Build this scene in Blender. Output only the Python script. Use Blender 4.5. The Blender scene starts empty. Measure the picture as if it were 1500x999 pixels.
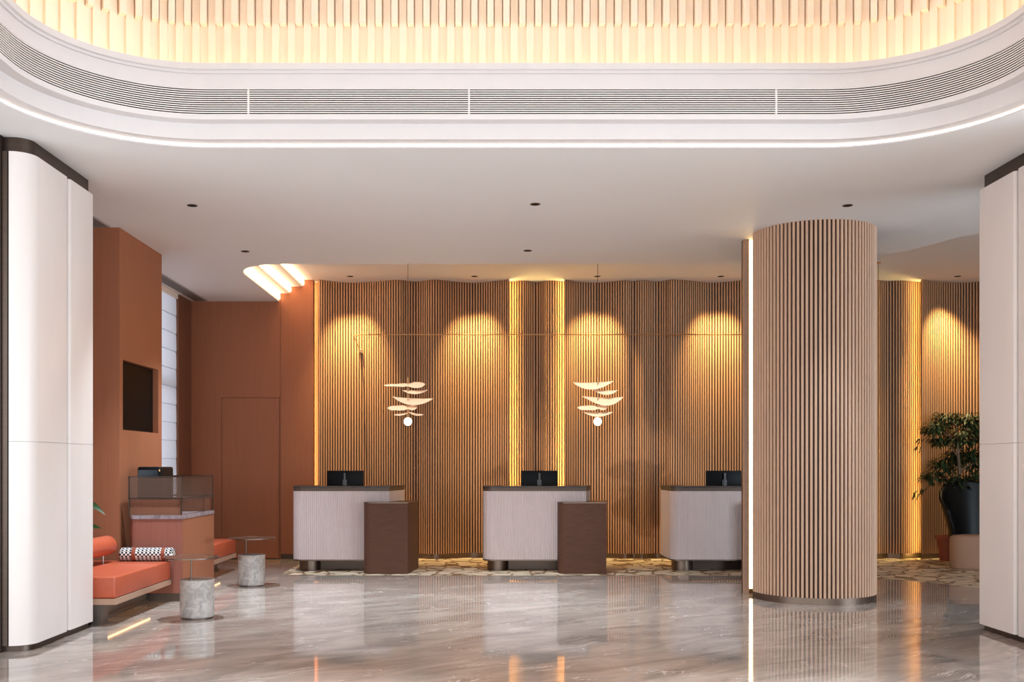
import bpy, bmesh, math, random
from mathutils import Vector, Matrix, geometry
random.seed(7)
C = bpy.context.scene.collection
PI = math.pi
VX, VY, F, EYE = 715.0, 683.0, 1500.0, 1.43
def PX(x, Y): return (x - VX) / F * Y            # world X of photo column x at depth Y

# ------------------------------------------------------------------ materials
def lin(c):
    return tuple((v / 12.92 if v <= 0.04045 else ((v + 0.055) / 1.055) ** 2.4) for v in c)
def rgb(r, g, b): return lin((r / 255, g / 255, b / 255))
MATS = {}
def nm(name):
    m = bpy.data.materials.new(name); m.use_nodes = True
    nt = m.node_tree; b = nt.nodes['Principled BSDF']
    MATS[name] = m
    return m, nt, b
def node(nt, t, **kw):
    n = nt.nodes.new(t)
    for k, v in kw.items(): setattr(n, k, v)
    return n
def mapped(nt, scale=(1, 1, 1), rot=(0, 0, 0)):
    tc = node(nt, 'ShaderNodeTexCoord'); mp = node(nt, 'ShaderNodeMapping')
    mp.inputs['Scale'].default_value = scale; mp.inputs['Rotation'].default_value = rot
    nt.links.new(tc.outputs['Object'], mp.inputs['Vector'])
    return mp
def plain(name, col, rough=.5, metal=0, var=.06, scale=(8, 8, 8), spec=.5, bump=0, coat=0):
    m, nt, b = nm(name)
    mp = mapped(nt, scale); nz = node(nt, 'ShaderNodeTexNoise'); nz.inputs['Scale'].default_value = 1.0
    nz.inputs['Detail'].default_value = 4
    nt.links.new(mp.outputs[0], nz.inputs['Vector'])
    r = node(nt, 'ShaderNodeValToRGB')
    r.color_ramp.elements[0].position = .3; r.color_ramp.elements[1].position = .7
    r.color_ramp.elements[0].color = (*[c * (1 - var) for c in col], 1)
    r.color_ramp.elements[1].color = (*[min(1, c * (1 + var)) for c in col], 1)
    nt.links.new(nz.outputs['Fac'], r.inputs['Fac']); nt.links.new(r.outputs['Color'], b.inputs['Base Color'])
    b.inputs['Roughness'].default_value = rough; b.inputs['Metallic'].default_value = metal
    b.inputs['Specular IOR Level'].default_value = spec
    if coat: b.inputs['Coat Weight'].default_value = coat; b.inputs['Coat Roughness'].default_value = .1
    if bump:
        bp = node(nt, 'ShaderNodeBump'); bp.inputs['Strength'].default_value = bump; bp.inputs['Distance'].default_value = .002
        nt.links.new(nz.outputs['Fac'], bp.inputs['Height']); nt.links.new(bp.outputs['Normal'], b.inputs['Normal'])
    return m
def glow(name, col, strength):
    m, nt, b = nm(name)
    b.inputs['Base Color'].default_value = (*col, 1)
    b.inputs['Emission Color'].default_value = (*col, 1); b.inputs['Emission Strength'].default_value = strength
    return m
plain('ceiling paint', rgb(228, 224, 222), .75, var=.01, scale=(.6, .6, .6))
plain('cornice paint', rgb(216, 208, 206), .6, var=.01)
plain('cove panel', rgb(246, 226, 204), .6, var=.01)
plain('brown veneer', rgb(156, 98, 70), .55, var=.05, scale=(50, 50, 1.5), spec=.2)
plain('dark brown veneer', rgb(120, 78, 58), .55, var=.06, scale=(50, 50, 1.5), spec=.3)
plain('red brown laminate', rgb(142, 86, 72), .5, var=.1, scale=(90, 90, 2), spec=.35)
plain('slat wood', rgb(196, 148, 110), .5, var=.05, scale=(20, 20, 2), spec=.3)
plain('slat backing', rgb(58, 32, 15), .7, var=.05)
plain('column slat wood', rgb(202, 164, 138), .5, var=.05, scale=(20, 20, 2), spec=.3)
plain('bronze', rgb(118, 100, 88), .42, 1, var=.05, scale=(3, 3, 60))
plain('band bronze', rgb(96, 80, 70), .5, .6, var=.05, scale=(3, 3, 60))
plain('dark bronze', rgb(84, 70, 62), .38, .9, var=.06, scale=(3, 3, 60))
plain('brass', rgb(200, 160, 115), .3, 1, var=.03)
plain('steel', rgb(190, 188, 186), .25, 1, var=.03)
plain('grey metal', rgb(96, 96, 98), .5, .3, var=.03)
plain('desk flute', rgb(200, 181, 178), .45, var=.02)
plain('woven metal', rgb(88, 57, 44), .65, 0, var=.2, scale=(8, 60, 300), bump=.3, spec=.25)
plain('orange leather', rgb(186, 86, 56), .42, var=.04, scale=(30, 30, 30), bump=.08)
plain('bench board', rgb(178, 142, 120), .5, var=.05, scale=(3, 40, 40))
plain('bench base', rgb(112, 100, 92), .4, .6, var=.06, scale=(60, 3, 3))
plain('black plastic', rgb(12, 12, 14), .4, var=.1, spec=.12)
plain('black glass', rgb(5, 5, 6), .5, var=.1, spec=.1)
plain('navy glass', rgb(22, 30, 40), .2, var=.1, spec=.3)
plain('black leather', rgb(16, 14, 13), .34, var=.1, scale=(14, 14, 14), bump=.15, spec=.2)
plain('beige boucle', rgb(165, 128, 105), .9, var=.06, scale=(150, 150, 150), bump=.4)
plain('terracotta', rgb(140, 70, 46), .7, var=.1)
plain('leaf', rgb(44, 60, 30), .5, var=.35, scale=(5, 5, 5))
plain('broad leaf', rgb(38, 64, 26), .5, var=.25, scale=(9, 9, 9))
plain('bark', rgb(112, 92, 72), .8, var=.2, scale=(30, 30, 8))
plain('soil', rgb(50, 38, 30), .95, var=.2)
plain('blade veneer', rgb(250, 226, 204), .5, var=.02, scale=(5, 40, 40))
plain('blind rail', rgb(170, 172, 178), .6, var=.02)
plain('diffuser grey', rgb(150, 142, 138), .6, var=.04)
plain('diffuser slot', rgb(60, 54, 52), .8, var=.04)
plain('grille white', rgb(238, 228, 222), .5, var=.02)
plain('grille void', rgb(22, 16, 15), .8, var=.04)
plain('outside wall', rgb(200, 196, 192), .8, var=.02)
plain('cord', rgb(90, 66, 50), .5, var=.05)
glow('warm strip', (1, .62, .26), 30)
glow('amber strip', (1, .70, .22), 55)
glow('peach strip', (1, .55, .24), 22)
glow('cove strip', (1, .77, .52), 12.5)
glow('tier strip', (1, .66, .36), 9)
glow('white strip', (1, .90, .80), 1.5)
glow('column strip', (1, .66, .26), 11)
glow('bench strip', (1, .6, .25), 6)
glow('globe glow', (1, .82, .64), 14)
glow('lamp lens', (1, .8, .6), 1.0)
# cladding panels of the big pillars: off-white stone veneer with faint mottling
plain('pillar panel', rgb(226, 214, 208), .35, var=.025, scale=(3, 3, 1), spec=.4)
# stones
def stone(name, c1, c2, cv, scale, rough, vein=.5):
    m, nt, b = nm(name)
    mp = mapped(nt, (scale, scale, scale))
    n1 = node(nt, 'ShaderNodeTexNoise'); n1.inputs['Scale'].default_value = 1; n1.inputs['Detail'].default_value = 8; n1.inputs['Distortion'].default_value = 1.0
    nt.links.new(mp.outputs[0], n1.inputs['Vector'])
    r = node(nt, 'ShaderNodeValToRGB'); e = r.color_ramp.elements
    e[0].position = .3; e[0].color = (*c1, 1); e[1].position = .65; e[1].color = (*c2, 1)
    nt.links.new(n1.outputs['Fac'], r.inputs['Fac'])
    n2 = node(nt, 'ShaderNodeTexNoise'); n2.inputs['Scale'].default_value = 2.2; n2.inputs['Detail'].default_value = 5; n2.inputs['Distortion'].default_value = 1.5
    nt.links.new(mp.outputs[0], n2.inputs['Vector'])
    r2 = node(nt, 'ShaderNodeValToRGB'); e = r2.color_ramp.elements
    e[0].position = .485; e[0].color = (0, 0, 0, 1); e[1].position = .5; e[1].color = (vein,) * 3 + (1,)
    k = r2.color_ramp.elements.new(.515); k.color = (0, 0, 0, 1)
    nt.links.new(n2.outputs['Fac'], r2.inputs['Fac'])
    mx = node(nt, 'ShaderNodeMix', data_type='RGBA'); mx.inputs['B'].default_value = (*cv, 1)
    nt.links.new(r2.outputs['Color'], mx.inputs['Factor']); nt.links.new(r.outputs['Color'], mx.inputs['A'])
    nt.links.new(mx.outputs['Result'], b.inputs['Base Color']); b.inputs['Roughness'].default_value = rough
    return m
stone('grey marble', rgb(146, 138, 134), rgb(192, 183, 177), rgb(216, 208, 202), 13, .35, .5)
stone('counter stone', rgb(40, 28, 24), rgb(66, 50, 44), rgb(150, 136, 128), 12, .45, .3)
stone('cabinet stone', rgb(110, 96, 100), rgb(150, 134, 136), rgb(180, 166, 166), 10, .2, .4)
# floor marble: diagonal streaks, fine white veins, faint slab joints
m, nt, b = nm('floor marble')
mp = mapped(nt, (1, 1, 1), (0, 0, math.radians(-34)))
mp2 = node(nt, 'ShaderNodeMapping'); mp2.inputs['Scale'].default_value = (1.1, 3.4, 1)
nt.links.new(mp.outputs[0], mp2.inputs['Vector'])
n1 = node(nt, 'ShaderNodeTexNoise'); n1.inputs['Scale'].default_value = 1.1; n1.inputs['Detail'].default_value = 9; n1.inputs['Roughness'].default_value = .62; n1.inputs['Distortion'].default_value = .7
nt.links.new(mp2.outputs[0], n1.inputs['Vector'])
r = node(nt, 'ShaderNodeValToRGB'); e = r.color_ramp.elements
e[0].position = .3; e[0].color = (*rgb(136, 123, 115), 1); e[1].position = .74; e[1].color = (*rgb(196, 182, 170), 1)
k = e.new(.5); k.color = (*rgb(168, 153, 143), 1)
nt.links.new(n1.outputs['Fac'], r.inputs['Fac'])
n2 = node(nt, 'ShaderNodeTexNoise'); n2.inputs['Scale'].default_value = 1.3; n2.inputs['Detail'].default_value = 6; n2.inputs['Distortion'].default_value = 1.2
nt.links.new(mp2.outputs[0], n2.inputs['Vector'])
r2 = node(nt, 'ShaderNodeValToRGB'); e = r2.color_ramp.elements
e[0].position = .488; e[0].color = (0, 0, 0, 1); e[1].position = .5; e[1].color = (1, 1, 1, 1); k = e.new(.508); k.color = (0, 0, 0, 1)
nt.links.new(n2.outputs['Fac'], r2.inputs['Fac'])
n3 = node(nt, 'ShaderNodeTexNoise'); n3.inputs['Scale'].default_value = 2.2; n3.inputs['Detail'].default_value = 3
nt.links.new(mp.outputs[0], n3.inputs['Vector'])
r3 = node(nt, 'ShaderNodeValToRGB'); r3.color_ramp.elements[0].position = .50; r3.color_ramp.elements[1].position = .58
nt.links.new(n3.outputs['Fac'], r3.inputs['Fac'])
mu = node(nt, 'ShaderNodeMath', operation='MULTIPLY')
nt.links.new(r2.outputs['Color'], mu.inputs[0]); nt.links.new(r3.outputs['Color'], mu.inputs[1])
mx = node(nt, 'ShaderNodeMix', data_type='RGBA'); mx.inputs['B'].default_value = (*rgb(232, 220, 210), 1)
nt.links.new(mu.outputs[0], mx.inputs['Factor']); nt.links.new(r.outputs['Color'], mx.inputs['A'])
bk = node(nt, 'ShaderNodeTexBrick'); bk.offset = .5
for kk, v in (('Scale', 1), ('Mortar Size', .0025), ('Brick Width', 1.8), ('Row Height', .9), ('Mortar Smooth', .1)): bk.inputs[kk].default_value = v
bk.inputs['Color1'].default_value = (1, 1, 1, 1); bk.inputs['Color2'].default_value = (.9, .9, .9, 1); bk.inputs['Mortar'].default_value = (1.12, 1.1, 1.08, 1)
tc = node(nt, 'ShaderNodeTexCoord'); nt.links.new(tc.outputs['Object'], bk.inputs['Vector'])
ml = node(nt, 'ShaderNodeMix', data_type='RGBA', blend_type='MULTIPLY'); ml.inputs['Factor'].default_value = 1
nt.links.new(mx.outputs['Result'], ml.inputs['A']); nt.links.new(bk.outputs['Color'], ml.inputs['B'])
nt.links.new(ml.outputs['Result'], b.inputs['Base Color'])
b.inputs['Roughness'].default_value = .05; b.inputs['Specular IOR Level'].default_value = .7
# mosaic carpet-like stone tiles: pale pieces with dark olive leaf outlines
m, nt, b = nm('mosaic')
mp = mapped(nt, (1, 1, 1), (0, 0, math.radians(12)))
n1 = node(nt, 'ShaderNodeTexNoise'); n1.inputs['Scale'].default_value = 1.6
nt.links.new(mp.outputs[0], n1.inputs['Vector'])
ad = node(nt, 'ShaderNodeVectorMath', operation='MULTIPLY_ADD'); ad.inputs[1].default_value = (.35, .35, 0)
nt.links.new(n1.outputs['Color'], ad.inputs[0]); nt.links.new(mp.outputs[0], ad.inputs[2])
vo = node(nt, 'ShaderNodeTexVoronoi'); vo.feature = 'DISTANCE_TO_EDGE'; vo.inputs['Scale'].default_value = 4.2; vo.inputs['Randomness'].default_value = .75
nt.links.new(ad.outputs[0], vo.inputs['Vector'])
vc = node(nt, 'ShaderNodeTexVoronoi'); vc.inputs['Scale'].default_value = 4.2; vc.inputs['Randomness'].default_value = .75
nt.links.new(ad.outputs[0], vc.inputs['Vector'])
r = node(nt, 'ShaderNodeValToRGB'); e = r.color_ramp.elements
e[0].position = .045; e[0].color = (*rgb(134, 110, 82), 1); e[1].position = .08; e[1].color = (1, 1, 1, 1)
nt.links.new(vo.outputs['Distance'], r.inputs['Fac'])
r2 = node(nt, 'ShaderNodeValToRGB'); e = r2.color_ramp.elements
e[0].position = .15; e[0].color = (*rgb(206, 190, 164), 1); e[1].position = .4; e[1].color = (*rgb(226, 208, 182), 1)
sp = node(nt, 'ShaderNodeSeparateColor'); nt.links.new(vc.outputs['Color'], sp.inputs[0]); nt.links.new(sp.outputs[0], r2.inputs['Fac'])
ml = node(nt, 'ShaderNodeMix', data_type='RGBA', blend_type='MULTIPLY'); ml.inputs['Factor'].default_value = 1
nt.links.new(r.outputs['Color'], ml.inputs['A']); nt.links.new(r2.outputs['Color'], ml.inputs['B'])
nt.links.new(ml.outputs['Result'], b.inputs['Base Color']); b.inputs['Roughness'].default_value = .45
# houndstooth-like check
m, nt, b = nm('houndstooth')
mp = mapped(nt, (1, 1, 1))
ck = node(nt, 'ShaderNodeTexChecker'); ck.inputs['Scale'].default_value = 48
ck.inputs['Color1'].default_value = (*rgb(28, 30, 38), 1); ck.inputs['Color2'].default_value = (*rgb(232, 226, 220), 1)
nt.links.new(mp.outputs[0], ck.inputs['Vector']); nt.links.new(ck.outputs['Color'], b.inputs['Base Color']); b.inputs['Roughness'].default_value = .85
# smoked glass disc
m, nt, b = nm('smoked glass')
b.inputs['Base Color'].default_value = (*rgb(190, 160, 140), 1); b.inputs['Transmission Weight'].default_value = .85
b.inputs['Roughness'].default_value = .05; b.inputs['IOR'].default_value = 1.3
# roman blind, lit from outside through its cloth
m, nt, b = nm('blind cloth')
mp = mapped(nt, (1, 200, 200)); nz = node(nt, 'ShaderNodeTexNoise'); nz.inputs['Scale'].default_value = 1
nt.links.new(mp.outputs[0], nz.inputs['Vector'])
r = node(nt, 'ShaderNodeValToRGB'); r.color_ramp.elements[0].color = (*rgb(206, 210, 220), 1); r.color_ramp.elements[1].color = (*rgb(226, 230, 240), 1)
nt.links.new(nz.outputs['Fac'], r.inputs['Fac']); nt.links.new(r.outputs['Color'], b.inputs['Base Color']); b.inputs['Roughness'].default_value = .9
tr = node(nt, 'ShaderNodeBsdfTranslucent'); tr.inputs['Color'].default_value = (*rgb(220, 226, 238), 1)
ms = node(nt, 'ShaderNodeMixShader'); ms.inputs[0].default_value = .5
nt.links.new(b.outputs[0], ms.inputs[1]); nt.links.new(tr.outputs[0], ms.inputs[2])
nt.links.new(ms.outputs[0], nt.nodes['Material Output'].inputs['Surface'])
# perforated sheet: alpha holes
m, nt, b = nm('perforated sheet')
b.inputs['Base Color'].default_value = (*rgb(120, 96, 84), 1); b.inputs['Metallic'].default_value = .7; b.inputs['Roughness'].default_value = .4
tc = node(nt, 'ShaderNodeTexCoord'); sx = node(nt, 'ShaderNodeSeparateXYZ'); nt.links.new(tc.outputs['Object'], sx.inputs[0])
ad = node(nt, 'ShaderNodeMath', operation='ADD'); nt.links.new(sx.outputs[0], ad.inputs[0]); nt.links.new(sx.outputs[1], ad.inputs[1])
def sinw(src, k):
    a = node(nt, 'ShaderNodeMath', operation='MULTIPLY'); a.inputs[1].default_value = k; nt.links.new(src, a.inputs[0])
    s = node(nt, 'ShaderNodeMath', operation='SINE'); nt.links.new(a.outputs[0], s.inputs[0]); return s.outputs[0]
pr = node(nt, 'ShaderNodeMath', operation='MULTIPLY')
nt.links.new(sinw(ad.outputs[0], 2 * PI / .026), pr.inputs[0]); nt.links.new(sinw(sx.outputs[2], 2 * PI / .026), pr.inputs[1])
gt = node(nt, 'ShaderNodeMath', operation='LESS_THAN'); gt.inputs[1].default_value = .35
ab = node(nt, 'ShaderNodeMath', operation='ABSOLUTE'); nt.links.new(pr.outputs[0], ab.inputs[0]); nt.links.new(ab.outputs[0], gt.inputs[0])
nt.links.new(gt.outputs[0], b.inputs['Alpha'])
M = MATS

# ------------------------------------------------------------------ mesh builder
class MB:
    def __init__(s): s.v = []; s.f = []; s.m = []; s.sm = []
    def add(s, vs, fs, mi=0, smooth=False):
        o = len(s.v); s.v += [tuple(v) for v in vs]
        for f in fs: s.f.append(tuple(i + o for i in f)); s.m.append(mi); s.sm.append(smooth)
        return s
    def box(s, x0, x1, y0, y1, z0, z1, mi=0):
        vs = [(x, y, z) for z in (z0, z1) for y in (y0, y1) for x in (x0, x1)]
        return s.add(vs, [(0, 2, 3, 1), (4, 5, 7, 6), (0, 1, 5, 4), (2, 6, 7, 3), (0, 4, 6, 2), (1, 3, 7, 5)], mi)
    def rbox(s, x0, x1, y0, y1, z0, z1, r=.01, mi=0, seg=3):
        b = bmesh.new(); bmesh.ops.create_cube(b, size=1)
        for v in b.verts: v.co = Vector(((x0 + x1) / 2 + v.co.x * (x1 - x0), (y0 + y1) / 2 + v.co.y * (y1 - y0), (z0 + z1) / 2 + v.co.z * (z1 - z0)))
        bmesh.ops.bevel(b, geom=b.edges[:], offset=r, segments=seg, affect='EDGES', profile=.5)
        b.verts.index_update(); s.add([v.co for v in b.verts], [[v.index for v in f.verts] for f in b.faces], mi, True); b.free(); return s
    def prism(s, poly, z0, z1, mi=0, smooth=False, caps=True):
        n = len(poly)
        if sum(poly[i][0] * poly[(i + 1) % n][1] - poly[(i + 1) % n][0] * poly[i][1] for i in range(n)) < 0: poly = poly[::-1]
        vs = [(x, y, z0) for x, y in poly] + [(x, y, z1) for x, y in poly]
        s.add(vs, [(i, (i + 1) % n, n + (i + 1) % n, n + i) for i in range(n)], mi, smooth)
        if caps:
            tri = geometry.tessellate_polygon([[Vector((x, y, 0)) for x, y in poly]])
            fs = []
            for t in tri:
                a, b, c = [Vector(poly[i]) for i in t]
                if (b - a).cross(c - a) < 0: t = (t[0], t[2], t[1])
                fs += [(t[0], t[2], t[1]), tuple(n + i for i in t)]
            s.add(vs, fs, mi)
        return s
    def lathe(s, prof, cx, cy, n=32, mi=0, smooth=True, sx=1, sy=1):
        vs = [(cx + r * sx * math.cos(2 * PI * k / n), cy + r * sy * math.sin(2 * PI * k / n), z) for r, z in prof for k in range(n)]
        fs = [(i * n + k, i * n + (k + 1) % n, (i + 1) * n + (k + 1) % n, (i + 1) * n + k) for i in range(len(prof) - 1) for k in range(n)]
        s.add(vs, fs, mi, smooth)
        return s
    def tube(s, pts, r, n=8, mi=0, caps=True):
        pts = [Vector(p) for p in pts]; rs = r if isinstance(r, (list, tuple)) else [r] * len(pts)
        vs = []; up = None
        for i, p in enumerate(pts):
            t = (pts[min(i + 1, len(pts) - 1)] - pts[max(i - 1, 0)]).normalized()
            if up is None: up = Vector((0, 0, 1)) if abs(t.z) < .9 else Vector((1, 0, 0))
            a = t.cross(up).normalized(); bb = t.cross(a).normalized(); up = -bb if False else up
            for k in range(n): vs.append(p + a * rs[i] * math.cos(2 * PI * k / n) + bb * rs[i] * math.sin(2 * PI * k / n))
        fs = [(i * n + k, i * n + (k + 1) % n, (i + 1) * n + (k + 1) % n, (i + 1) * n + k) for i in range(len(pts) - 1) for k in range(n)]
        s.add(vs, fs, mi, True)
        if caps: s.add(vs, [tuple(range(n))[::-1], tuple(range((len(pts) - 1) * n, len(pts) * n))], mi)
        return s
    def build(s, name, mats, parent=None, autosmooth=True):
        o0 = Vector((0, 0, 0)); q = parent
        while q: o0 += q.location; q = q.parent
        me = bpy.data.meshes.new(name); me.from_pydata([tuple(Vector(v) - o0) for v in s.v], [], s.f)
        for mm in (mats if isinstance(mats, (list, tuple)) else [mats]): me.materials.append(M[mm])
        me.polygons.foreach_set('material_index', s.m); me.polygons.foreach_set('use_smooth', s.sm)
        me.update()
        if any(s.sm):
            try: me.set_sharp_from_angle(angle=math.radians(38))
            except Exception: pass
        o = bpy.data.objects.new(name, me); C.objects.link(o)
        if parent:
            o.parent = parent
        return o
def struct(o): o['kind'] = 'structure'; return o
def tag(o, label, cat, group=None):
    o['label'] = label; o['category'] = cat
    if group: o['group'] = group
    return o
def thing(name, label, cat, loc, group=None):
    o = bpy.data.objects.new(name, None); o.empty_display_size = .1; C.objects.link(o); o.location = loc
    return tag(o, label, cat, group)
def copy_tree(o, loc, label):
    r = o.copy(); C.objects.link(r); r.location = loc; r['label'] = label
    for ch in o.children:
        c = ch.copy(); C.objects.link(c); c.parent = r
        for g in ch.children:
            d = g.copy(); C.objects.link(d); d.parent = c
    return r

# ------------------------------------------------------------------ dimensions
SOF, RAI = 3.97, 4.30          # soffit and raised ceiling heights
YB = 15.77                     # brown back wall
XL, XR, YN = -6.2, 9.8, -3.4   # outer room

# ring (rounded rectangle)
RX0, RX1, RY0, RY1, RR = -3.43, 3.87, .9, 8.17, 1.25
def ring(inset, seg=24, strt=10):
    x0, x1, y0, y1, r = RX0 + inset, RX1 - inset, RY0 + inset, RY1 - inset, RR - inset
    pts = []
    for cx, cy, a0, nxt in ((x1 - r, y1 - r, 0, None), (x0 + r, y1 - r, 90, None), (x0 + r, y0 + r, 180, None), (x1 - r, y0 + r, 270, None)):
        for i in range(seg + 1):
            a = math.radians(a0 + 90 * i / seg); pts.append((cx + r * math.cos(a), cy + r * math.sin(a)))
    return pts     # CCW
def sweep(mb, prof, mi=0, closed=False, smooth=True):
    loops = [ring(i) for i, z in prof]; n = len(loops[0]); vs = []
    for (i, z), lp in zip(prof, loops): vs += [(x, y, z) for x, y in lp]
    m_ = len(prof); fs = []
    for j in range(m_ if closed else m_ - 1):
        a, b_ = j * n, ((j + 1) % m_) * n
        for k in range(n):
            k2 = (k + 1) % n; fs.append((a + k, b_ + k, b_ + k2, a + k2))
    mb.add(vs, fs, mi, smooth); return mb

# ------------------------------------------------------------------ ceiling soffit with holes
def fill(outer, holes, z, up=False):
    loops = [outer] + holes
    tri = geometry.tessellate_polygon([[Vector((x, y, 0)) for x, y in lp] for lp in loops])
    flat = [p for lp in loops for p in lp]
    fs = []
    for t in tri:
        a, b_, c = [Vector(flat[i]) for i in t]
        cr = (b_ - a).cross(c - a)
        if (cr > 0) != up: t = (t[0], t[2], t[1])
        fs.append(tuple(t))
    return [(x, y, z) for x, y in flat], fs
def smooth_poly(pts, n=8):
    out = []
    for i in range(len(pts) - 1):
        p0, p1, p2, p3 = pts[max(i - 1, 0)], pts[i], pts[i + 1], pts[min(i + 2, len(pts) - 1)]
        for k in range(n):
            t = k / n
            out.append(tuple(.5 * ((2 * p1[d]) + (-p0[d] + p2[d]) * t + (2 * p0[d] - 5 * p1[d] + 4 * p2[d] - p3[d]) * t * t + (-p0[d] + 3 * p1[d] - 3 * p2[d] + p3[d]) * t ** 3) for d in (0, 1)))
    out.append(pts[-1]); return out
edge = [(-3.22, 16.4), (-3.22, 13.55)]
edge += [(-3.22 + .62 * (1 - math.cos(a)), 13.55 - .68 + .68 * (1 - math.sin(a))) for a in [PI / 2 * i / 10 for i in range(1, 11)]]
edge += smooth_poly([(-1.5, 12.86), (1.0, 12.85), (3.1, 12.84), (4.0, 12.68), (4.66, 12.41), (5.0, 11.95), (5.2, 11.4), (5.6, 10.95), (6.6, 10.7), (XR, 10.6)])
outer = [(XL, YN), (XR, YN)] + edge[::-1] + [(XL, 16.4)]
mb = MB(); vs, fs = fill(outer, [ring(0)[::-1]], SOF); mb.add(vs, fs)
vs, fs = fill([(XL, YN), (XR, YN), (XR, 16.4), (XL, 16.4)], [ring(-.35)[::-1]], 5.9, True)
# fascia of the raised part
for (a, b_) in zip(edge[:-1], edge[1:]):
    mb.add([(a[0], a[1], SOF), (b_[0], b_[1], SOF), (b_[0], b_[1], RAI + .1), (a[0], a[1], RAI + .1)], [(0, 1, 2, 3)], 0, True)
struct(mb.build('ceiling', 'ceiling paint'))
# raised ceiling over the desks, with three stepped tiers at its left end
mb = MB(); rz = [(-3.3, 4.09), (-3.05, 4.195), (-2.85, RAI)]
mb.box(-3.4, -3.05, 12.6, 16.4, 4.09, 4.6); mb.box(-3.05, -2.85, 12.6, 16.4, 4.195, 4.6); mb.box(-2.85, XR, 10.3, 16.4, RAI, 4.6)
mb.box(-3.4, -2.85, 10.3, 12.6, RAI, 4.6)
struct(mb.build('ceiling', 'ceiling paint'))
# lips in front of the tier strips
for i, (x, z, w) in enumerate(((-3.22, 3.97, .12), (-3.05, 4.09, .105), (-2.85, 4.195, .105))):
    mb = MB().box(x + .004, x + .022, 12.95 + .55 * (i == 0), 15.75, z + w * .25, z + w * .85)
    tag(mb.build('cove_light', 'tier strip'), ['glowing cove strip at the lowest step of the ceiling near the brown wall',
        'glowing cove strip at the middle one of the three ceiling steps',
        'glowing cove strip at the highest ceiling step, nearest the slatted wall'][i], 'light', 'cove strips in the ceiling steps')
# mouldings of the oval recess
mb = MB()
sweep(mb, [(0, SOF), (0, 3.981)])
sweep(mb, [(0, 4.003), (.11, 4.003), (.11, 4.125), (.20, 4.13), (.205, 4.166), (.17, 4.166)])
sweep(mb, [(.17, 4.37), (.205, 4.37), (.205, 4.497), (.25, 4.503), (.25, 4.55), (.225, 4.55), (.225, 4.48), (-.12, 4.48)])
struct(mb.build('trim_1', 'cornice paint'))
mb = MB(); sweep(mb, [(-.004, 3.981), (.0, 3.983), (.0, 4.001), (-.004, 4.003)])
tag(mb.build('line_light', 'white strip'), 'thin bright light line running around the edge of the oval ceiling recess', 'light')
mb = MB(); sweep(mb, [(.02, 4.481), (.05, 4.481), (.05, 4.5), (.02, 4.5)], closed=True)
tag(mb.build('cove_light', 'cove strip'), 'hidden warm strip glowing behind the inner lip of the oval recess', 'light')
# air grille
g = thing('air_grille', 'long curved white air grille with thin dark slots around the ceiling oval', 'vent', (RX0, RY1, 4.16))
mb = MB(); sweep(mb, [(.172, 4.165), (.172, 4.371)]); mb.build('backing', 'grille void', g)
mb = MB()
NB = 12
for k in range(NB + 1):
    z = 4.168 + k * (.2 / NB)
    sweep(mb, [(.2, z - .0036), (.2, z + .0036), (.194, z + .0036), (.194, z - .0036)], closed=True)
mb.build('slat', 'grille white', g)
for px in (363, 687, 1138):
    x = PX(px, 7.96); MB().box(x - .006, x + .006, RY1 - .197, RY1 - .175, 4.166, 4.37).build('mullion', 'grille white', g)
# cove wall with ribs and hanging fins
def along(loop, pitch):
    pts = [Vector(p) for p in loop] + [Vector(loop[0])]; out = []; L = 0
    seg = [(pts[i], pts[i + 1], (pts[i + 1] - pts[i]).length) for i in range(len(pts) - 1)]
    tot = sum(q[2] for q in seg); n = round(tot / pitch); st = tot / n; acc = 0; want = 0
    for a, b_, l in seg:
        while want <= acc + l + 1e-9 and len(out) < n:
            t = (want - acc) / max(l, 1e-9); d = (b_ - a).normalized() if l > 1e-9 else Vector((1, 0))
            out.append((a + (b_ - a) * t, d)); want += st
        acc += l
    return out, st
mb = MB(); sweep(mb, [(-.12, 4.48), (-.12, 5.9)])
def bar(mb, p, d, w, depth, z0, z1, mi=0):     # box against a wall; d tangent (CCW), inward = left
    n = Vector((-d.y, d.x)); q = [p - d * w / 2, p + d * w / 2, p + d * w / 2 + n * depth, p - d * w / 2 + n * depth]
    vs = [(a.x, a.y, z0) for a in q] + [(a.x, a.y, z1) for a in q]
    mb.add(vs, [(0, 3, 2, 1), (4, 5, 6, 7), (0, 1, 5, 4), (1, 2, 6, 5), (2, 3, 7, 6), (3, 0, 4, 7)], mi)
pl, st = along(ring(-.12), .1285)
for p, d in pl:
    bar(mb, p + d * st / 2, d, .058, .028, 4.482, 5.9)
    bar(mb, p, d, .05, .075, 4.985, 5.9)
struct(mb.build('wall_cove', 'cove panel'))
mb = MB(); vs, fs = fill(ring(-.13), [], 5.9); mb.add(vs, fs); mb.box(XL, XR, YN, 16.4, 5.95, 6.1)
struct(mb.build('ceiling', 'ceiling paint'))

# ------------------------------------------------------------------ floor
mos = [(-2.75, 16.4), (-2.75, 13.66)] + smooth_poly([(-2.6, 13.43), (0, 13.41), (3.3, 13.4), (4.3, 13.25), (4.92, 13.03), (5.4, 12.6), (5.77, 12.05), (6.4, 11.5), (XR, 11.2)]) + [(XR, 16.4)]
mb = MB(); vs, fs = fill([(XL, YN), (XR, YN)] + mos[2:-1][::-1] + [mos[1], mos[0], (XL, 16.4)], [], 0, True); mb.add(vs, fs)
mb.box(XL, XR, YN, 16.4, -.2, -.001)
struct(mb.build('floor', 'floor marble'))
mb = MB(); vs, fs = fill(mos, [], .0015, True); mb.add(vs, fs)
struct(mb.build('floor', 'mosaic'))

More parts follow.
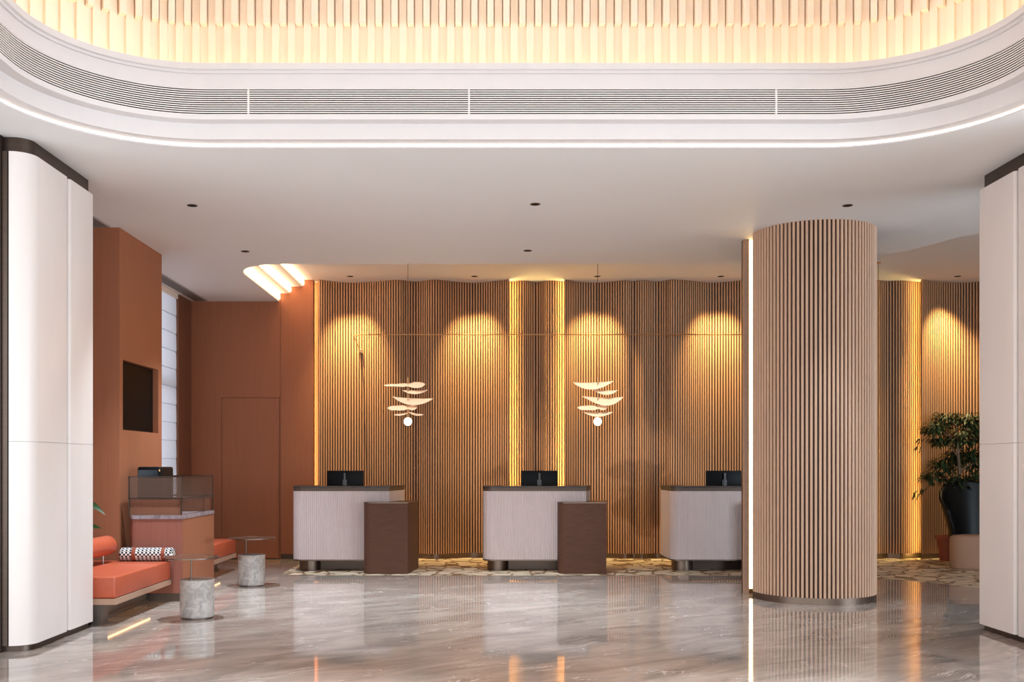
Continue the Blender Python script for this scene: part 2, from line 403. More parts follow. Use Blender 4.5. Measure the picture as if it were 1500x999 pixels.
# ------------------------------------------------------------------ brown walls, door, window
xd0, xd1, zd = PX(325, YB), PX(409, YB), 2.48
mb = MB()
mb.box(-4.57, xd0 - .006, YB, YB + .12, 0, SOF + .6); mb.box(xd0 - .006, xd1 + .006, YB, YB + .12, zd + .006, SOF + .6)
mb.box(xd1 + .006, xd1 + .02, YB, YB + .12, 0, SOF + .6); mb.box(xd1 + .026, PX(459, YB), YB - .012, YB + .12, .08, SOF + .6)
mb.box(xd0 - .02, xd1 + .03, YB + .05, YB + .12, 0, zd + .02, 1)
struct(mb.build('wall_back', ['brown veneer', 'grille void']))
struct(MB().box(xd0, xd1, YB + .002, YB + .045, .012, zd).build('door_1', 'brown veneer'))
struct(MB().box(xd1 + .026, PX(459, YB), YB - .002, YB + .1, 0, .08).build('baseboard_back', 'dark bronze'))
mb = MB(); mb.box(-6.2, -3.92, 10.89, 12.30, 0, SOF)
# recess for the screen
ob = None
mb = MB()
ty0, ty1, tz0, tz1 = 10.99, 12.17, 1.822, 2.576
mb.box(-6.2, -4.02, 10.89, 12.30, 0, SOF); mb.box(-4.02, -3.92, 10.89, ty0, 0, SOF); mb.box(-4.02, -3.92, ty1, 12.30, 0, SOF)
mb.box(-4.02, -3.92, ty0, ty1, 0, tz0); mb.box(-4.02, -3.92, ty0, ty1, tz1, SOF)
struct(mb.build('wall_left', 'brown veneer'))
t = thing('wall_television', 'black flat screen television set into the brown side wall', 'television', (-3.99, (ty0 + ty1) / 2, tz0))
MB().box(-4.018, -3.975, ty0 + .004, ty1 - .03, tz0 + .008, tz1 - .008).build('bezel', 'black plastic', t)
MB().box(-3.976, -3.972, ty0 + .012, ty1 - .055, tz0 + .02, tz1 - .016).build('screen', 'black glass', t)
mb = MB(); mb.box(-4.75, -4.57, 15.13, YB + .12, 0, SOF); mb.box(-4.75, -4.57, 12.30, 12.45, 0, SOF); mb.box(-4.75, -4.57, 12.45, 15.13, 0, .1)
struct(mb.build('wall_left', 'dark brown veneer'))
w = struct(MB().box(-4.72, -4.68, 12.45, 12.5, .1, SOF).box(-4.72, -4.68, 15.08, 15.13, .1, SOF).box(-4.72, -4.68, 13.76, 13.82, .1, SOF).box(-4.72, -4.68, 12.5, 15.08, .1, .16).box(-4.72, -4.68, 12.5, 15.08, 2.6, 2.66).build('window_1', 'dark bronze'))
t = thing('roman_blind', 'white roman blind with horizontal folds lit by daylight beside the brown wall', 'blind', (-4.6, 13.8, SOF))
mb = MB(); zt = 3.9
yy0, yy1 = 12.47, 15.115
k = 0; z = zt
while z > .3:
    z2 = z - .262
    prof = [(-4.612, z), (-4.604, z - .02), (-4.600, z2 + .03), (-4.606, z2 + .006), (-4.612, z2)]
    vs = [(x, y, q) for x, q in prof for y in (yy0, yy1)]
    mb.add(vs, [(2 * i, 2 * i + 1, 2 * i + 3, 2 * i + 2) for i in range(len(prof) - 1)], 0, True)
    z = z2
mb.build('cloth', 'blind cloth', t)
mb = MB(); z = zt - .262
while z > .3: mb.box(-4.607, -4.598, yy0, yy1, z - .002, z + .002); z -= .262
mb.build('fold_rod', 'blind rail', t)
MB().box(-4.64, -4.575, yy0, yy1, zt, SOF - .002).build('head_rail', 'grille white', t)
# other walls
struct(MB().box(-4.75, -4.5, 9.2, 10.89, 0, SOF).box(-6.4, -6.2, YN, 16.4, 0, 6).build('wall_left', 'brown veneer'))
struct(MB().box(XR, XR + .2, YN, 16.4, 0, 6).build('wall_right', 'outside wall'))
mb = MB(); mb.box(XL, XR, 16.4, 16.6, 0, 6); struct(mb.build('wall_back', 'slat backing'))
mb = MB()   # street front behind the camera: mullions between tall glazed bays
for i in range(9):
    x = XL + i * 2.0; mb.box(x - .04, x + .04, YN - .1, YN, 0, SOF)
mb.box(XL, XR, YN - .1, YN, 0, .12); mb.box(XL, XR, YN - .1, YN, 3.75, 6); mb.box(XL, XR, YN - .1, YN, 2.5, 2.58)
struct(mb.build('window_2', 'dark bronze'))

# ------------------------------------------------------------------ wavy slatted back wall
def wy(y): return 4305.0 / (683.0 - y)
cont = [(466, 409.9), (471, 409.9), (490, 412.2), (514, 413.9), (535, 413.2), (557, 411.4), (583, 409.7), (597, 411.2), (610, 412), (629, 409.9), (640, 409.6), (653, 410.7), (672, 412.8), (695, 413.9), (720, 412), (746, 408.9),
        (750, 411.9), (767, 410.8), (786, 412.9), (805, 410.6), (823, 411.9),
        (827, 409.3), (835, 410.5), (847, 412.4), (874, 413.6), (895, 412.2), (916, 410.3), (928, 411.4), (942, 410.2), (961, 412), (975, 410.6), (986, 409), (1007, 410.4), (1025, 412.4), (1044, 413.6), (1065, 412.4), (1088, 410.4),
        (1120, 409.5), (1150, 412), (1180, 413.6), (1215, 412), (1245, 409.6), (1262, 411), (1280, 409.6), (1300, 411.6), (1320, 410.6), (1338, 412.3), (1349, 413.0),
        (1351, 409.2), (1365, 411.2), (1390, 413.0), (1420, 413.4), (1445, 411), (1475, 409), (1510, 412), (1550, 413.5), (1590, 411), (1640, 409)]
W = [(PX(x, wy(y)), wy(y)) for x, y in cont]
pans = [W[0:16], W[16:21], W[21:48], W[48:]]
pans[1] = [(PX(742, 15.9), pans[1][0][1])] + pans[1] + [(PX(831, 15.9), pans[1][-1][1])]
pans[2] = pans[2] + [(PX(1356, 15.95), pans[2][-1][1] + .01)]
def slatwall(poly, name, pitch=.0425, w=.0222, dep=.013, z0=.08, z1=RAI):
    pts = [Vector(p) for p in smooth_poly(poly, 6)]
    mb = MB(); n = len(pts)
    back = [(p.x, p.y + dep) for p in pts]
    vs = [(x, y, z) for z in (z0 - .001, z1) for x, y in back] + [(x, y + .04, z) for z in (z0 - .001, z1) for x, y in back]
    fs = [(i, i + 1, n + i + 1, n + i) for i in range(n - 1)] + [(2 * n + i, 3 * n + i, 3 * n + i + 1, 2 * n + i + 1) for i in range(n - 1)]
    fs += [(0, n, 3 * n, 2 * n), (n - 1, 3 * n - 1, 4 * n - 1, 2 * n - 1)]
    mb.add(vs, fs, 1, True)
    acc = 0; want = pitch * .4
    for a, b_ in zip(pts[:-1], pts[1:]):
        l = (b_ - a).length; d = (b_ - a).normalized()
        while want <= acc + l:
            p = a + d * (want - acc); nn = Vector((-d.y, d.x))     # pointing away from the viewer
            h = w / 2; c = .004
            q = [p + nn * dep - d * h, p - d * h + nn * c, p - d * (h - c), p + d * (h - c), p + d * h + nn * c, p + nn * dep + d * h]
            vs = [(a_.x, a_.y, z0) for a_ in q] + [(a_.x, a_.y, z1 - .002) for a_ in q]
            mb.add(vs, [(i, i + 1, 6 + i + 1, 6 + i) for i in range(5)] + [tuple(range(6))[::-1]], 0)
            want += pitch
        acc += l
    o = struct(mb.build(name, ['slat wood', 'slat backing']))
    mb = MB(); 
    vs = [(p.x, p.y + .012, z) for z in (0, z0) for p in pts] + [(p.x, p.y + .05, z) for z in (0, z0) for p in pts]
    fs = [(i, i + 1, n + i + 1, n + i) for i in range(n - 1)] + [(2 * n + i, 3 * n + i, 3 * n + i + 1, 2 * n + i + 1) for i in range(n - 1)] + [(n + i, n + i + 1, 3 * n + i + 1, 3 * n + i) for i in range(n - 1)] + [(0, n, 3 * n, 2 * n), (n - 1, 3 * n - 1, 4 * n - 1, 2 * n - 1)]
    mb.add(vs, fs, 0, True); struct(mb.build('baseboard_back', 'bronze'))
for i, p in enumerate(pans): slatwall(p, 'wall_back')
# smooth reveal strip between brown wall and slats
struct(MB().box(PX(456, 15.9), PX(473, 15.9), 15.99, 16.03, 0, RAI).build('trim_2', 'slat wood'))
def vstrip(x, y, w, d, mat, label, z0=.05, z1=RAI - .02, grp='vertical light strips in the slatted wall'):
    return tag(MB().box(x - w / 2, x + w / 2, y - d / 2, y + d / 2, z0, z1).build('light_strip', mat), label, 'light', grp)
vstrip(PX(459, 15.92) - .03, YB + .16, .012, .03, 'peach strip', 'vertical light strip at the joint of the brown wall and the slatted wall')
vstrip(pans[0][-1][0] - .012, pans[0][-1][1] + .082, .012, .02, 'amber strip', 'vertical light strip in the slatted wall above the left side of the middle desk')
vstrip(pans[2][0][0] + .012, pans[2][0][1] + .082, .012, .02, 'amber strip', 'vertical light strip in the slatted wall left of the second pendant')
vstrip(pans[3][0][0] + .035, pans[3][0][1] + .085, .012, .02, 'amber strip', 'vertical light strip in the slatted wall behind the indoor tree')

# ------------------------------------------------------------------ round slatted column
cx, cyb, ra, rb = 3.54, 11.30, .655, .66
t = thing('slatted_column', 'tall rounded column clad in vertical wooden slats with a bronze foot', 'column', (cx, 11.2, 0))
mb = MB()
def dcol(a, b_, n=64, yb=11.19, cy=11.17):
    return [(cx + a * math.cos(PI + PI * i / n), cy + b_ * math.sin(PI + PI * i / n)) for i in range(n + 1)] + [(cx + a, yb), (cx - a, yb)]
mb.prism(dcol(ra - .02, rb - .02), .07, SOF, 0, True); mb.box(3.1, 4.0, 11.18, 11.5, 0, SOF); mb.build('core', 'slat backing', t)
mb = MB(); lp = [Vector(p) for p in dcol(ra - .02, rb - .02, 200)[:201]]
acc = 0; want = .01
for a, b_ in zip(lp[:-1], lp[1:]):
    l = (b_ - a).length; d = (b_ - a).normalized(); nn = Vector((d.y, -d.x))
    while want <= acc + l:
        p = a + d * (want - acc); h = .0125; c = .004
        q = [p - d * h, p - d * h + nn * (.020 - c), p - d * (h - c) + nn * .02, p + d * (h - c) + nn * .02, p + d * h + nn * (.02 - c), p + d * h]
        vs = [(v.x, v.y, .07) for v in q] + [(v.x, v.y, SOF) for v in q]
        mb.add(vs, [(i, i + 1, 7 + i, 6 + i) for i in range(5)] + [tuple(range(6))[::-1]], 0)
        want += .0435
    acc += l
mb.build('slat_cladding', 'column slat wood', t)
MB().prism(dcol(ra - .004, rb - .004), 0, .07, 0, True).build('foot_band', 'bronze', t)
MB().box(2.86, 4.2, 11.5, 11.56, 0, SOF).build('rear_panel', 'bronze', t)
MB().box(2.86, 2.921, 11.46, 11.5, 0, SOF).build('edge_profile', 'bench board', t)
l_ = MB().box(2.925, 2.975, 11.478, 11.498, .06, SOF - .01).build('edge_light', 'column strip', t)

# ------------------------------------------------------------------ big clad pillars
def pillar(side, label):
    # side: -1 left, 1 right ; panels: rounded corner panel + flat panel
    xf = -3.52 if side < 0 else 4.31
    s = -1 if side < 0 else 1
    t = thing('clad_pillar', label, 'pillar', (xf + s * .3, 8.5, 0))
    yn, ys, yf = 7.86, 8.59, 9.13
    if side > 0: yn, ys, yf = 7.3, 8.35, 8.99
    def rounded(x_in, y0, y1, depth, r0, r1):
        # footprint: face at x_in, extends s*depth outward; r0 near corner radius, r1 far corner radius
        pts = []
        for i in range(9):
            a = PI / 2 * i / 8; pts.append((x_in + s * r0 * (1 - math.sin(a)), y0 + r0 * (1 - math.cos(a))))
        for i in range(5):
            a = PI / 2 * i / 4; pts.append((x_in + s * r1 * (1 - math.cos(a)), y1 - r1 * (1 - math.sin(a))))
        pts.append((x_in + s * depth, y1)); pts.append((x_in + s * depth, y0)); return pts
    def pts_fix(p): return p
    def near(x_in, y0, y1, depth, r0, r1):
        pts = [(x_in + s * depth, y0)]
        for i in range(13):
            a = PI / 2 * i / 12; pts.append((x_in + s * r0 - s * r0 * math.sin(a), y0 + r0 - r0 * math.cos(a)))
        for i in range(7):
            a = PI / 2 * i / 6; pts.append((x_in + s * r1 - s * r1 * math.cos(a), y1 - r1 + r1 * math.sin(a)))
        pts.append((x_in + s * depth, y1)); return pts
    zb, zt = .05, 3.85
    R0 = .16
    o = MB()
    o.prism(near(xf, yn, ys - .004, .16, R0 if side < 0 else .05, .03), zb, 1.62, 0, True).prism(near(xf, yn, ys - .004, .16, R0 if side < 0 else .05, .03), 1.6225, zt, 0, True)
    o.build('panel', 'pillar panel', t)
    o = MB(); o.prism(near(xf, ys + .03, yf, .16, .03, .012), zb, 1.62, 0, True).prism(near(xf, ys + .03, yf, .16, .03, .012), 1.6225, zt, 0, True)
    o.build('panel', 'pillar panel', t)
    MB().prism(near(xf + s * .03, yn + .04, yf - .03, .7, .13 if side < 0 else .05, .01), 0, SOF, 0, True).build('core', 'dark bronze', t)
    return t
pillar(-1, 'big white panelled pillar beside the orange bench')
pillar(1, 'big white panelled pillar in front of the black armchair')
# bronze portal at the far left edge
struct(MB().box(-4.3, -3.775, 7.80, 7.93, 0, SOF).box(-3.775, -3.735, 7.84, 7.93, 0, SOF).box(-3.775, -3.69, 7.86, 7.93, .05, 3.85).build('trim_3', 'dark bronze'))

# ------------------------------------------------------------------ ceiling downlights and diffusers
def downlight(x, y, z, label, grp):
    t = thing('downlight', label, 'light', (x, y, z), grp)
    MB().lathe([(.036, z - .001), (.05, z - .004), (.05, z), (.036, z)], x, y, 24).build('trim_ring', 'dark bronze', t)
    MB().lathe([(.0005, z - .0005), (.040, z - .001)], x, y, 24).build('lens', 'black glass', t)
for x, y, l in ((-2.88, 9.97, 'small dark ceiling downlight above the orange bench, nearer one on that side'), (.456, 9.92, 'small dark ceiling downlight in the middle, just past the oval recess'),
                (3.50, 9.97, 'small dark ceiling downlight right in front of the slatted column'), (-2.87, 12.10, 'small dark ceiling downlight before the stepped glowing coves'),
                (.466, 12.06, 'small dark ceiling downlight above the middle desk, near the ceiling edge')):
    downlight(x, y, SOF, l, 'downlights in the main ceiling')
spots = []
for px, py, l in ((513, 405, 'first wall washing downlight, above the left desk'), (695, 404, 'wall washing downlight above the wall between the left and middle desks'),
                  (875, 404.6, 'wall washing downlight directly behind the second pendant cord'), (1056, 405, 'wall washing downlight left of the slatted column'),
                  (1403, 403, 'wall washing downlight above the indoor tree')):
    Y = 15.47; downlight(PX(px, Y), Y, RAI, l, 'wall washing downlights above the desks'); spots.append((PX(px, Y), Y))
def diffuser(x0, x1, y0, y1, label):
    t = thing('linear_diffuser', label, 'vent', ((x0 + x1) / 2, (y0 + y1) / 2, SOF), 'linear air diffusers along the left side')
    MB().box(x0, x1, y0, y1, SOF - .012, SOF).build('frame', 'diffuser grey', t)
    mb = MB(); n = 5
    for i in range(n):
        x = x0 + .02 + (x1 - x0 - .04) * (i + .5) / n; mb.box(x - .006, x + .006, y0 + .03, y1 - .03, SOF - .014, SOF - .0125)
    mb.build('slot', 'diffuser slot', t)
diffuser(-4.49, -4.30, 12.5, 15.68, 'grey slotted air diffuser in the ceiling along the white blind')
diffuser(-4.19, -4.0, 8.4, 10.84, 'grey slotted air diffuser in the ceiling before the brown wall block')

# ------------------------------------------------------------------ reception desks
def flute(mb, pts, pitch, z0, z1, r=.004, mi=0):
    pts = [Vector(p) for p in pts]; out = []
    acc = 0; want = 0; 
    tot = sum((b_ - a).length for a, b_ in zip(pts[:-1], pts[1:])); n = round(tot / pitch); pitch = tot / n; sub = 4
    for a, b_ in zip(pts[:-1], pts[1:]):
        l = (b_ - a).length; d = (b_ - a).normalized(); nn = Vector((d.y, -d.x))
        while want <= acc + l + 1e-7 and len(out) <= n * sub:
            ph = (len(out) % sub) / sub; off = r * abs(math.sin(PI * ph)) ** .6
            p = a + d * (want - acc) + nn * off; out.append((p.x, p.y)); want += pitch / sub
        acc += l
    return out
def desk(x0, x1, label, monitor_label, bx0, bx1):
    yf, yk = 13.90, 14.72; sp = .135
    t = thing('reception_desk', label, 'desk', ((x0 + x1) / 2, 14.2, 0), 'reception desks before the slatted wall')
    r = .13
    def plan(o=0, r=r, back=yk):
        p = [(x0 - o, back)]
        p += [(x0 - o + r - r * math.cos(a), yf - o + r - r * math.sin(a)) for a in [PI / 2 * i / 12 for i in range(13)]]
        p += [(x1 + o, yf - o), (x1 + o + sp * (back - yf) / .82, back)]
        return p
    body = plan()
    fl = flute(MB(), body, .0265, .15, 1.09, .006)
    full = fl + [(x1 - .03 + sp, yk - .0)]
    inner = [(x1 + sp - .04, yk), (x1 - .04, yf + .05), (x0 + .05, yf + .05), (x0 + .05, yk)]
    MB().prism(fl + inner, .165, 1.092, 0, True).build('fluted_panel', 'desk flute', t)
    MB().prism(plan(.008) + inner, .148, .165).build('lower_trim', 'bronze', t)
    MB().prism(plan(.002) + inner, 1.092, 1.135).build('upper_band', 'band bronze', t)
    cp = [(x0 - .012, yf + .5)] + [(x0 - .012 + .14 - .14 * math.cos(a), yf - .012 + .14 - .14 * math.sin(a)) for a in [PI / 2 * i / 12 for i in range(13)]] + [(x1 + .012, yf - .012), (x1 + .012 + sp * .62, yf + .5)]
    cp[0] = (x0 - .012, yk); cp[-1] = (x1 + .014 + sp, yk)
    cpi = [(x1 + sp - .25, yk), (x1 - .28, yf + .34), (x0 + .25, yf + .34), (x0 + .25, yk)]
    MB().prism(cp + cpi, 1.1352, 1.158).build('counter_top', 'counter stone', t)
    MB().box(x0 + .05, x1 - .02, yf + .06, yk - .02, .72, .75).build('work_surface', 'bench board', t)
    MB().lathe([(.0, 0), (.145, 0), (.145, .148), (0, .148)], x0 + .20, yf + .27, 40).build('leg', 'bronze', t)
    MB().box(x0 + .30, bx0 + .15, yf + .28, yf + .32, .006, .148).box(x0 + .3, x1, yf + .32, yk - .05, 0, .012).build('plinth', 'dark bronze', t)
    # lower side unit with a rounded front left corner
    q = [(bx0, 13.892)] + [(bx0 + .10 - .10 * math.cos(a), 13.58 + .10 - .10 * math.sin(a)) for a in [PI / 2 * i / 10 for i in range(11)]] + [(bx1, 13.58), (bx1 + .092, 14.36), (x1 + .012 + .08, 14.36), (x1 + .014, 13.892)]
    s_ = MB().prism(q, 0, .938, 0, True).build('side_unit', 'woven metal', t)
    q2 = [(bx0 - .004, 13.892)] + [(bx0 - .004 + .10 - .10 * math.cos(a), 13.576 + .10 - .10 * math.sin(a)) for a in [PI / 2 * i / 10 for i in range(11)]] + [(bx1 + .004, 13.576), (bx1 + .096, 14.364), (x1 + .012 + .08, 14.364), (x1 + .014, 13.892)]
    o = MB().prism(q2, .938, .95, 0, False).build('side_top', 'bronze', s_)
    return t
def monitor(xc, label):
    Y = 14.5; t = thing('computer_monitor', label, 'monitor', (xc, Y + .05, .75), 'monitors on the reception desks')
    MB().rbox(xc - .26, xc + .26, Y, Y + .03, 1.05, 1.368, .006).build('housing', 'black plastic', t)
    MB().box(xc - .25, xc + .25, Y + .03, Y + .032, 1.06, 1.36).build('screen', 'black glass', t)
    MB().box(xc - .012, xc + .012, Y - .045, Y - .028, .76, 1.335).box(xc - .03, xc + .03, Y - .03, Y, 1.16, 1.24).build('neck', 'grey metal', t)
    MB().rbox(xc - .11, xc + .11, Y - .1, Y + .09, .75, .762, .004).build('stand_foot', 'steel', t)
desk(-2.66, -1.34, 'left reception desk, white fluted front with brown side unit, beside the brown wall', '', -1.657, -1.068)
desk(-.065, 1.33, 'middle reception desk, white fluted front with brown side unit, centred before the slats', '', .942, 1.566)
desk(2.485, 3.84, 'reception desk partly hidden behind the slatted column', '', 3.48, 4.10)
monitor(PX(505.5, 14.5), 'black monitor seen from behind on the left reception desk')
monitor(PX(790, 14.5), 'black monitor seen from behind on the middle reception desk')
monitor(PX(1061, 14.5), 'black monitor seen from behind on the desk by the slatted column')

# ------------------------------------------------------------------ pendants
def blade(mb, x, y, z, u0, u1, top, bot, n=18, lean=1.25, twist=0):
    # top(s), bot(s): outline offsets; drop below the upper edge is leaned toward the viewer
    vs = []; th = .005; rows = 5
    for side in (0, 1):
        for i in range(n + 1):
            s = i / n; u = u0 + (u1 - u0) * s
            a, b_ = top(s), bot(s)
            for j in range(rows):
                v = a + (b_ - a) * j / (rows - 1)
                w = (j / (rows - 1) - .5) * (a - b_)
                vs.append((x + u, y - lean * w * 1.6 + u * twist + side * th, z + v - .15 * abs(w) * (1 if side == 0 else 1)))
    N = (n + 1) * rows; fs = []
    for i in range(n):
        for j in range(rows - 1):
            q = (i * rows + j, (i + 1) * rows + j, (i + 1) * rows + j + 1, i * rows + j + 1)
            fs += [q, tuple(N + k for k in q[::-1])]
        fs += [(i * rows, N + i * rows, N + (i + 1) * rows, (i + 1) * rows), (i * rows + rows - 1, (i + 1) * rows + rows - 1, N + (i + 1) * rows + rows - 1, N + i * rows + rows - 1)]
    for e in (0, n): fs += [(e * rows + j, e * rows + j + 1, N + e * rows + j + 1, N + e * rows + j) for j in range(rows - 1)]
    mb.add(vs, fs, 0, True)
def pendant(px, blades, label, Y=14.1):
    x = PX(px, Y); k = Y / F
    zz = lambda py: EYE + (683 - py) * k
    t = thing('pendant_lamp', label, 'lamp', (x, Y, RAI), 'mobile pendant lamps over the desks')
    MB().tube([(x, Y, RAI), (x, Y, zz(556))], .0035, 6).build('cord', 'cord', t)
    MB().lathe([(0.0005, RAI - .02), (.05, RAI - .02), (.05, RAI), (.0005, RAI)], x, Y, 24).build('canopy', 'brass', t)
    MB().tube([(x, Y, zz(553)), (x, Y, zz(612))], .006, 8).build('stem', 'brass', t)
    for q in blades: 
        mb = MB(); kind, a, b_, yt0, yt1, yb = q[:6]
        u0, u1 = (a - px) * k, (b_ - px) * k
        t0, t1, bb = zz(yt0), zz(yt1), zz(yb)
        if kind == 'crescent':
            f = lambda s: t0 + (t1 - t0) * s
            g_ = lambda s: f(s) - .001 - (max(t0, t1) - bb - abs(t0 - t1) * .5) * (math.sin(PI * s ** q[6]) ** .85 if 0 < s < 1 else 0)
            blade(mb, x, Y, 0, u0, u1, f, g_, lean=.7)
        elif kind == 'paddle':        # narrow end and wide lobe; q[6] = 1 wide right
            mid = (t0 + bb) / 2; h = (t0 - bb) / 2
            s0 = (px - a) / (b_ - a)
            def prof(s, h=h, q=q, s0=s0):
                pos, wide, narrow = q[6], 1.0, q[7]
                e = min(1, math.sin(PI * min(max(s, 0), 1)) * 2.4) ** .5 if 0 < s < 1 else 0
                c = 1 / (1 + math.exp(-(s - pos) * 14)); 
                return h * e * (narrow + (wide - narrow) * c) * (1 - .45 * math.exp(-((s - s0) / .09) ** 2))
            tilt = q[8]
            blade(mb, x, Y, 0, u0, u1, lambda s: mid + tilt * (s - .5) + prof(s), lambda s: mid + tilt * (s - .5) - prof(s) - .001, lean=.9)
        elif kind == 'wings':
            f = lambda s: t0 - (t0 - t1) * abs(2 * s - 1) ** 1.2
            g_ = lambda s: f(s) - .001 - .028 * (math.sin(PI * abs(2 * s - 1)) ** .8 if 0.001 < abs(2 * s - 1) < .999 else 0) - .004
            blade(mb, x, Y, 0, u0, u1, f, g_, n=24, lean=.8)
        mb.build('blade', 'blade veneer', t)
    gz = zz(q_globe)
    prof = [(.054 * math.sin(PI * i / 16) + .0001, gz - .054 * math.cos(PI * i / 16)) for i in range(17)]
    MB().lathe(prof, x, Y, 32).build('globe', 'globe glow', t)
    return t
q_globe = 617.5
pendant(597.5, [('paddle', 561.5, 623, 558.5, 0, 568.5, .5, .38, .012), ('crescent', 589, 627, 571.5, 571, 577, 1), ('crescent', 575, 635, 581, 583.5, 593, 1),
                ('paddle', 567.5, 611.5, 592.5, 0, 601, .35, .8, .01), ('wings', 577, 620.5, 603.5, 607, 609)], 'mobile pendant lamp of pale leaf blades hanging near the left desk')
pendant(875.5, [('crescent', 839.5, 899, 560, 558, 570, .9), ('crescent', 867, 905, 570.5, 571.5, 578, 1.1), ('crescent', 852, 913, 580.5, 581.5, 593.5, 1.25),
                ('paddle', 846, 890, 592, 0, 601, .45, .75, .012), ('crescent', 853, 898, 603, 603.5, 610, 1)], 'mobile pendant lamp of pale leaf blades hanging right of the middle desk')
# long thin rod with end bracket
Yr = 15.45; zr = EYE + 193 * Yr / F
t = thing('hanging_rod', 'long thin brass rod stretched across the slatted wall behind the pendants', 'rod', (PX(800, Yr), Yr, zr))
pts = [(PX(518, Yr), Yr, zr - .02), (PX(530, Yr), Yr, zr - .004), (PX(560, Yr), Yr, zr)] + [(PX(x, Yr), Yr, zr) for x in range(600, 1200, 60)]
MB().tube(pts, .009, 8).build('rod', 'brass', t)
MB().tube([pts[0], (PX(527, 15.9), 15.90, EYE + 171 * 15.9 / F)], .006, 6).build('brace', 'brass', t)
xb = PX(527, 15.8); zb_ = EYE + 170 * 15.8 / F
MB().rbox(xb - .025, xb + .025, 15.88, 15.975, zb_ - .03, zb_ + .03, .008).build('wall_bracket', 'brass', t)
MB().tube([(xb + .01, 15.93, zb_ - .02), (xb + .045, 15.955, 2.6), (xb + .09, 15.94, 1.3)], .003, 6).build('cable', 'cord', t)
t = thing('ceiling_suspension', 'small round ceiling mount with a thin wire right of the slatted column', 'wire', (PX(1287, 14.4), 14.4, RAI))
x = PX(1286.5, 14.4); MB().lathe([(0.0005, RAI - .018), (.035, RAI - .018), (.035, RAI), (.0005, RAI)], x, 14.4, 20).build('ceiling_mount', 'brass', t)
MB().tube([(x, 14.4, RAI), (x + .01, 14.4, RAI - .7), (x - .06, 14.4, RAI - .88)], .004, 6).build('wire', 'brass', t)

# ------------------------------------------------------------------ benches, tables, cabinet
def bench(x1, y0, y1, label, back=True):
    x0 = x1 - .85
    t = thing('bench', label, 'bench', ((x0 + x1) / 2, (y0 + y1) / 2, 0), 'orange benches along the brown wall')
    MB().rbox(x0, x1, y0, y1, .24, .437, .02, seg=4).build('seat_cushion', 'orange leather', t)
    MB().box(x0, x1 + .006, y0 - .006, y1, .185, .239).build('seat_board', 'bench board', t)
    MB().box(x0 + .05, x1 - .13, y0 + .02, y0 + .17, 0, .185).box(x0 + .05, x1 - .25, y0 + .3, y1 - .02, 0, .185).box(x0 + .05, x1 - .225, y0 + .02, y1 - .02, 0, .03).build('base', 'bench base', t)
    MB().box(x1 - .222, x1 - .208, y0 + .2, y1 - .02, .171, .178).build('base_light', 'bench strip', t)
    if back:
        xb_ = x1 - .6; r = .1
        prof = [(.0005, y0 + .0), (r - .02, y0), (r, y0 + .025), (r, y1 - .19), (r - .02, y1 - .165), (.0005, y1 - .165)]
        mb = MB(); n = 28; vs = [(xb_ + a * math.cos(2 * PI * k / n), y, .612 + a * math.sin(2 * PI * k / n)) for a, y in prof for k in range(n)]
        mb.add(vs, [(i * n + k, (i + 1) * n + k, (i + 1) * n + (k + 1) % n, i * n + (k + 1) % n) for i in range(len(prof) - 1) for k in range(n)], 0, True)
        mb.build('backrest', 'orange leather', t)
        for yy in (y0 + .3, y1 - .3): MB().tube([(xb_, yy, .43), (xb_, yy, .53)], .01, 8).build('backrest_post', 'steel', t)
bench(-3.35, 9.20, 10.81, 'orange leather bench with a bolster backrest behind the white pillar')
bench(-3.47, 12.32, 14.08, 'orange leather bench end showing beyond the wooden cabinet', False)
# houndstooth bolster
t = thing('bolster_cushion', 'black and white houndstooth bolster with two rust straps on the orange bench', 'cushion', (-3.57, 10.75, .437))
def hcyl(x0, x1, y, z, r, rr=.02, n=28):
    prof = [(.0005, x0), (r - rr, x0), (r, x0 + rr), (r, x1 - rr), (r - rr, x1), (.0005, x1)]
    mb = MB(); vs = [(x, y + a * math.cos(2 * PI * k / n), z + a * math.sin(2 * PI * k / n)) for a, x in prof for k in range(n)]
    mb.add(vs, [(i * n + k, (i + 1) * n + k, (i + 1) * n + (k + 1) % n, i * n + (k + 1) % n) for i in range(len(prof) - 1) for k in range(n)], 0, True); return mb
hcyl(-3.85, -3.29, 10.725, .510, .069).build('cover', 'houndstooth', t)
for px in (189.5, 233): x = PX(px, 10.55); hcyl(x - .02, x + .02, 10.725, .511, .072, .002).build('strap', 'terracotta', t)
def side_table(px, Yc, pole, dx, h, dr, label):
    x = PX(px, Yc); t = thing('side_table', label, 'table', (x, Yc, 0), 'side tables with marble drum feet')
    MB().lathe([(.0005, .012), (.152, .012), (.152, .02), (.158, .024), (.16, h - .006), (.155, h), (.0005, h)], x, Yc, 48).build('drum_base', 'grey marble', t)
    MB().lathe([(.0005, 0), (.145, 0), (.145, .012), (.0005, .012)], x, Yc, 48).build('foot_ring', 'dark bronze', t)
    xp = PX(pole, Yc - .03); MB().tube([(xp, Yc - .03, h), (xp, Yc - .03, .566)], .008, 12).lathe([(.0005, h + .008), (.03, h + .008), (.03, h), (.0005, h)], xp, Yc - .03, 20).build('pole', 'bronze', t)
    xd = PX(dx, Yc - .03); MB().lathe([(.0005, .566), (dr, .566), (dr + .004, .571), (dr, .576), (.0005, .576)], xd, Yc - .03, 56).build('table_top', 'smoked glass', t)
    mb = MB(); mb.lathe([(dr + .001, .565), (dr + .006, .565), (dr + .006, .577), (dr + .001, .577), (dr + .001, .565)], xd, Yc - .03, 56).build('rim', 'bronze', t)
side_table(289, 9.69, 280, 280, .365, .252, 'round glass side table on a grey marble drum in front of the cabinet')
side_table(368.5, 12.28, 360.3, 370, .375, .262, 'round glass side table on a grey marble drum near the brown door')
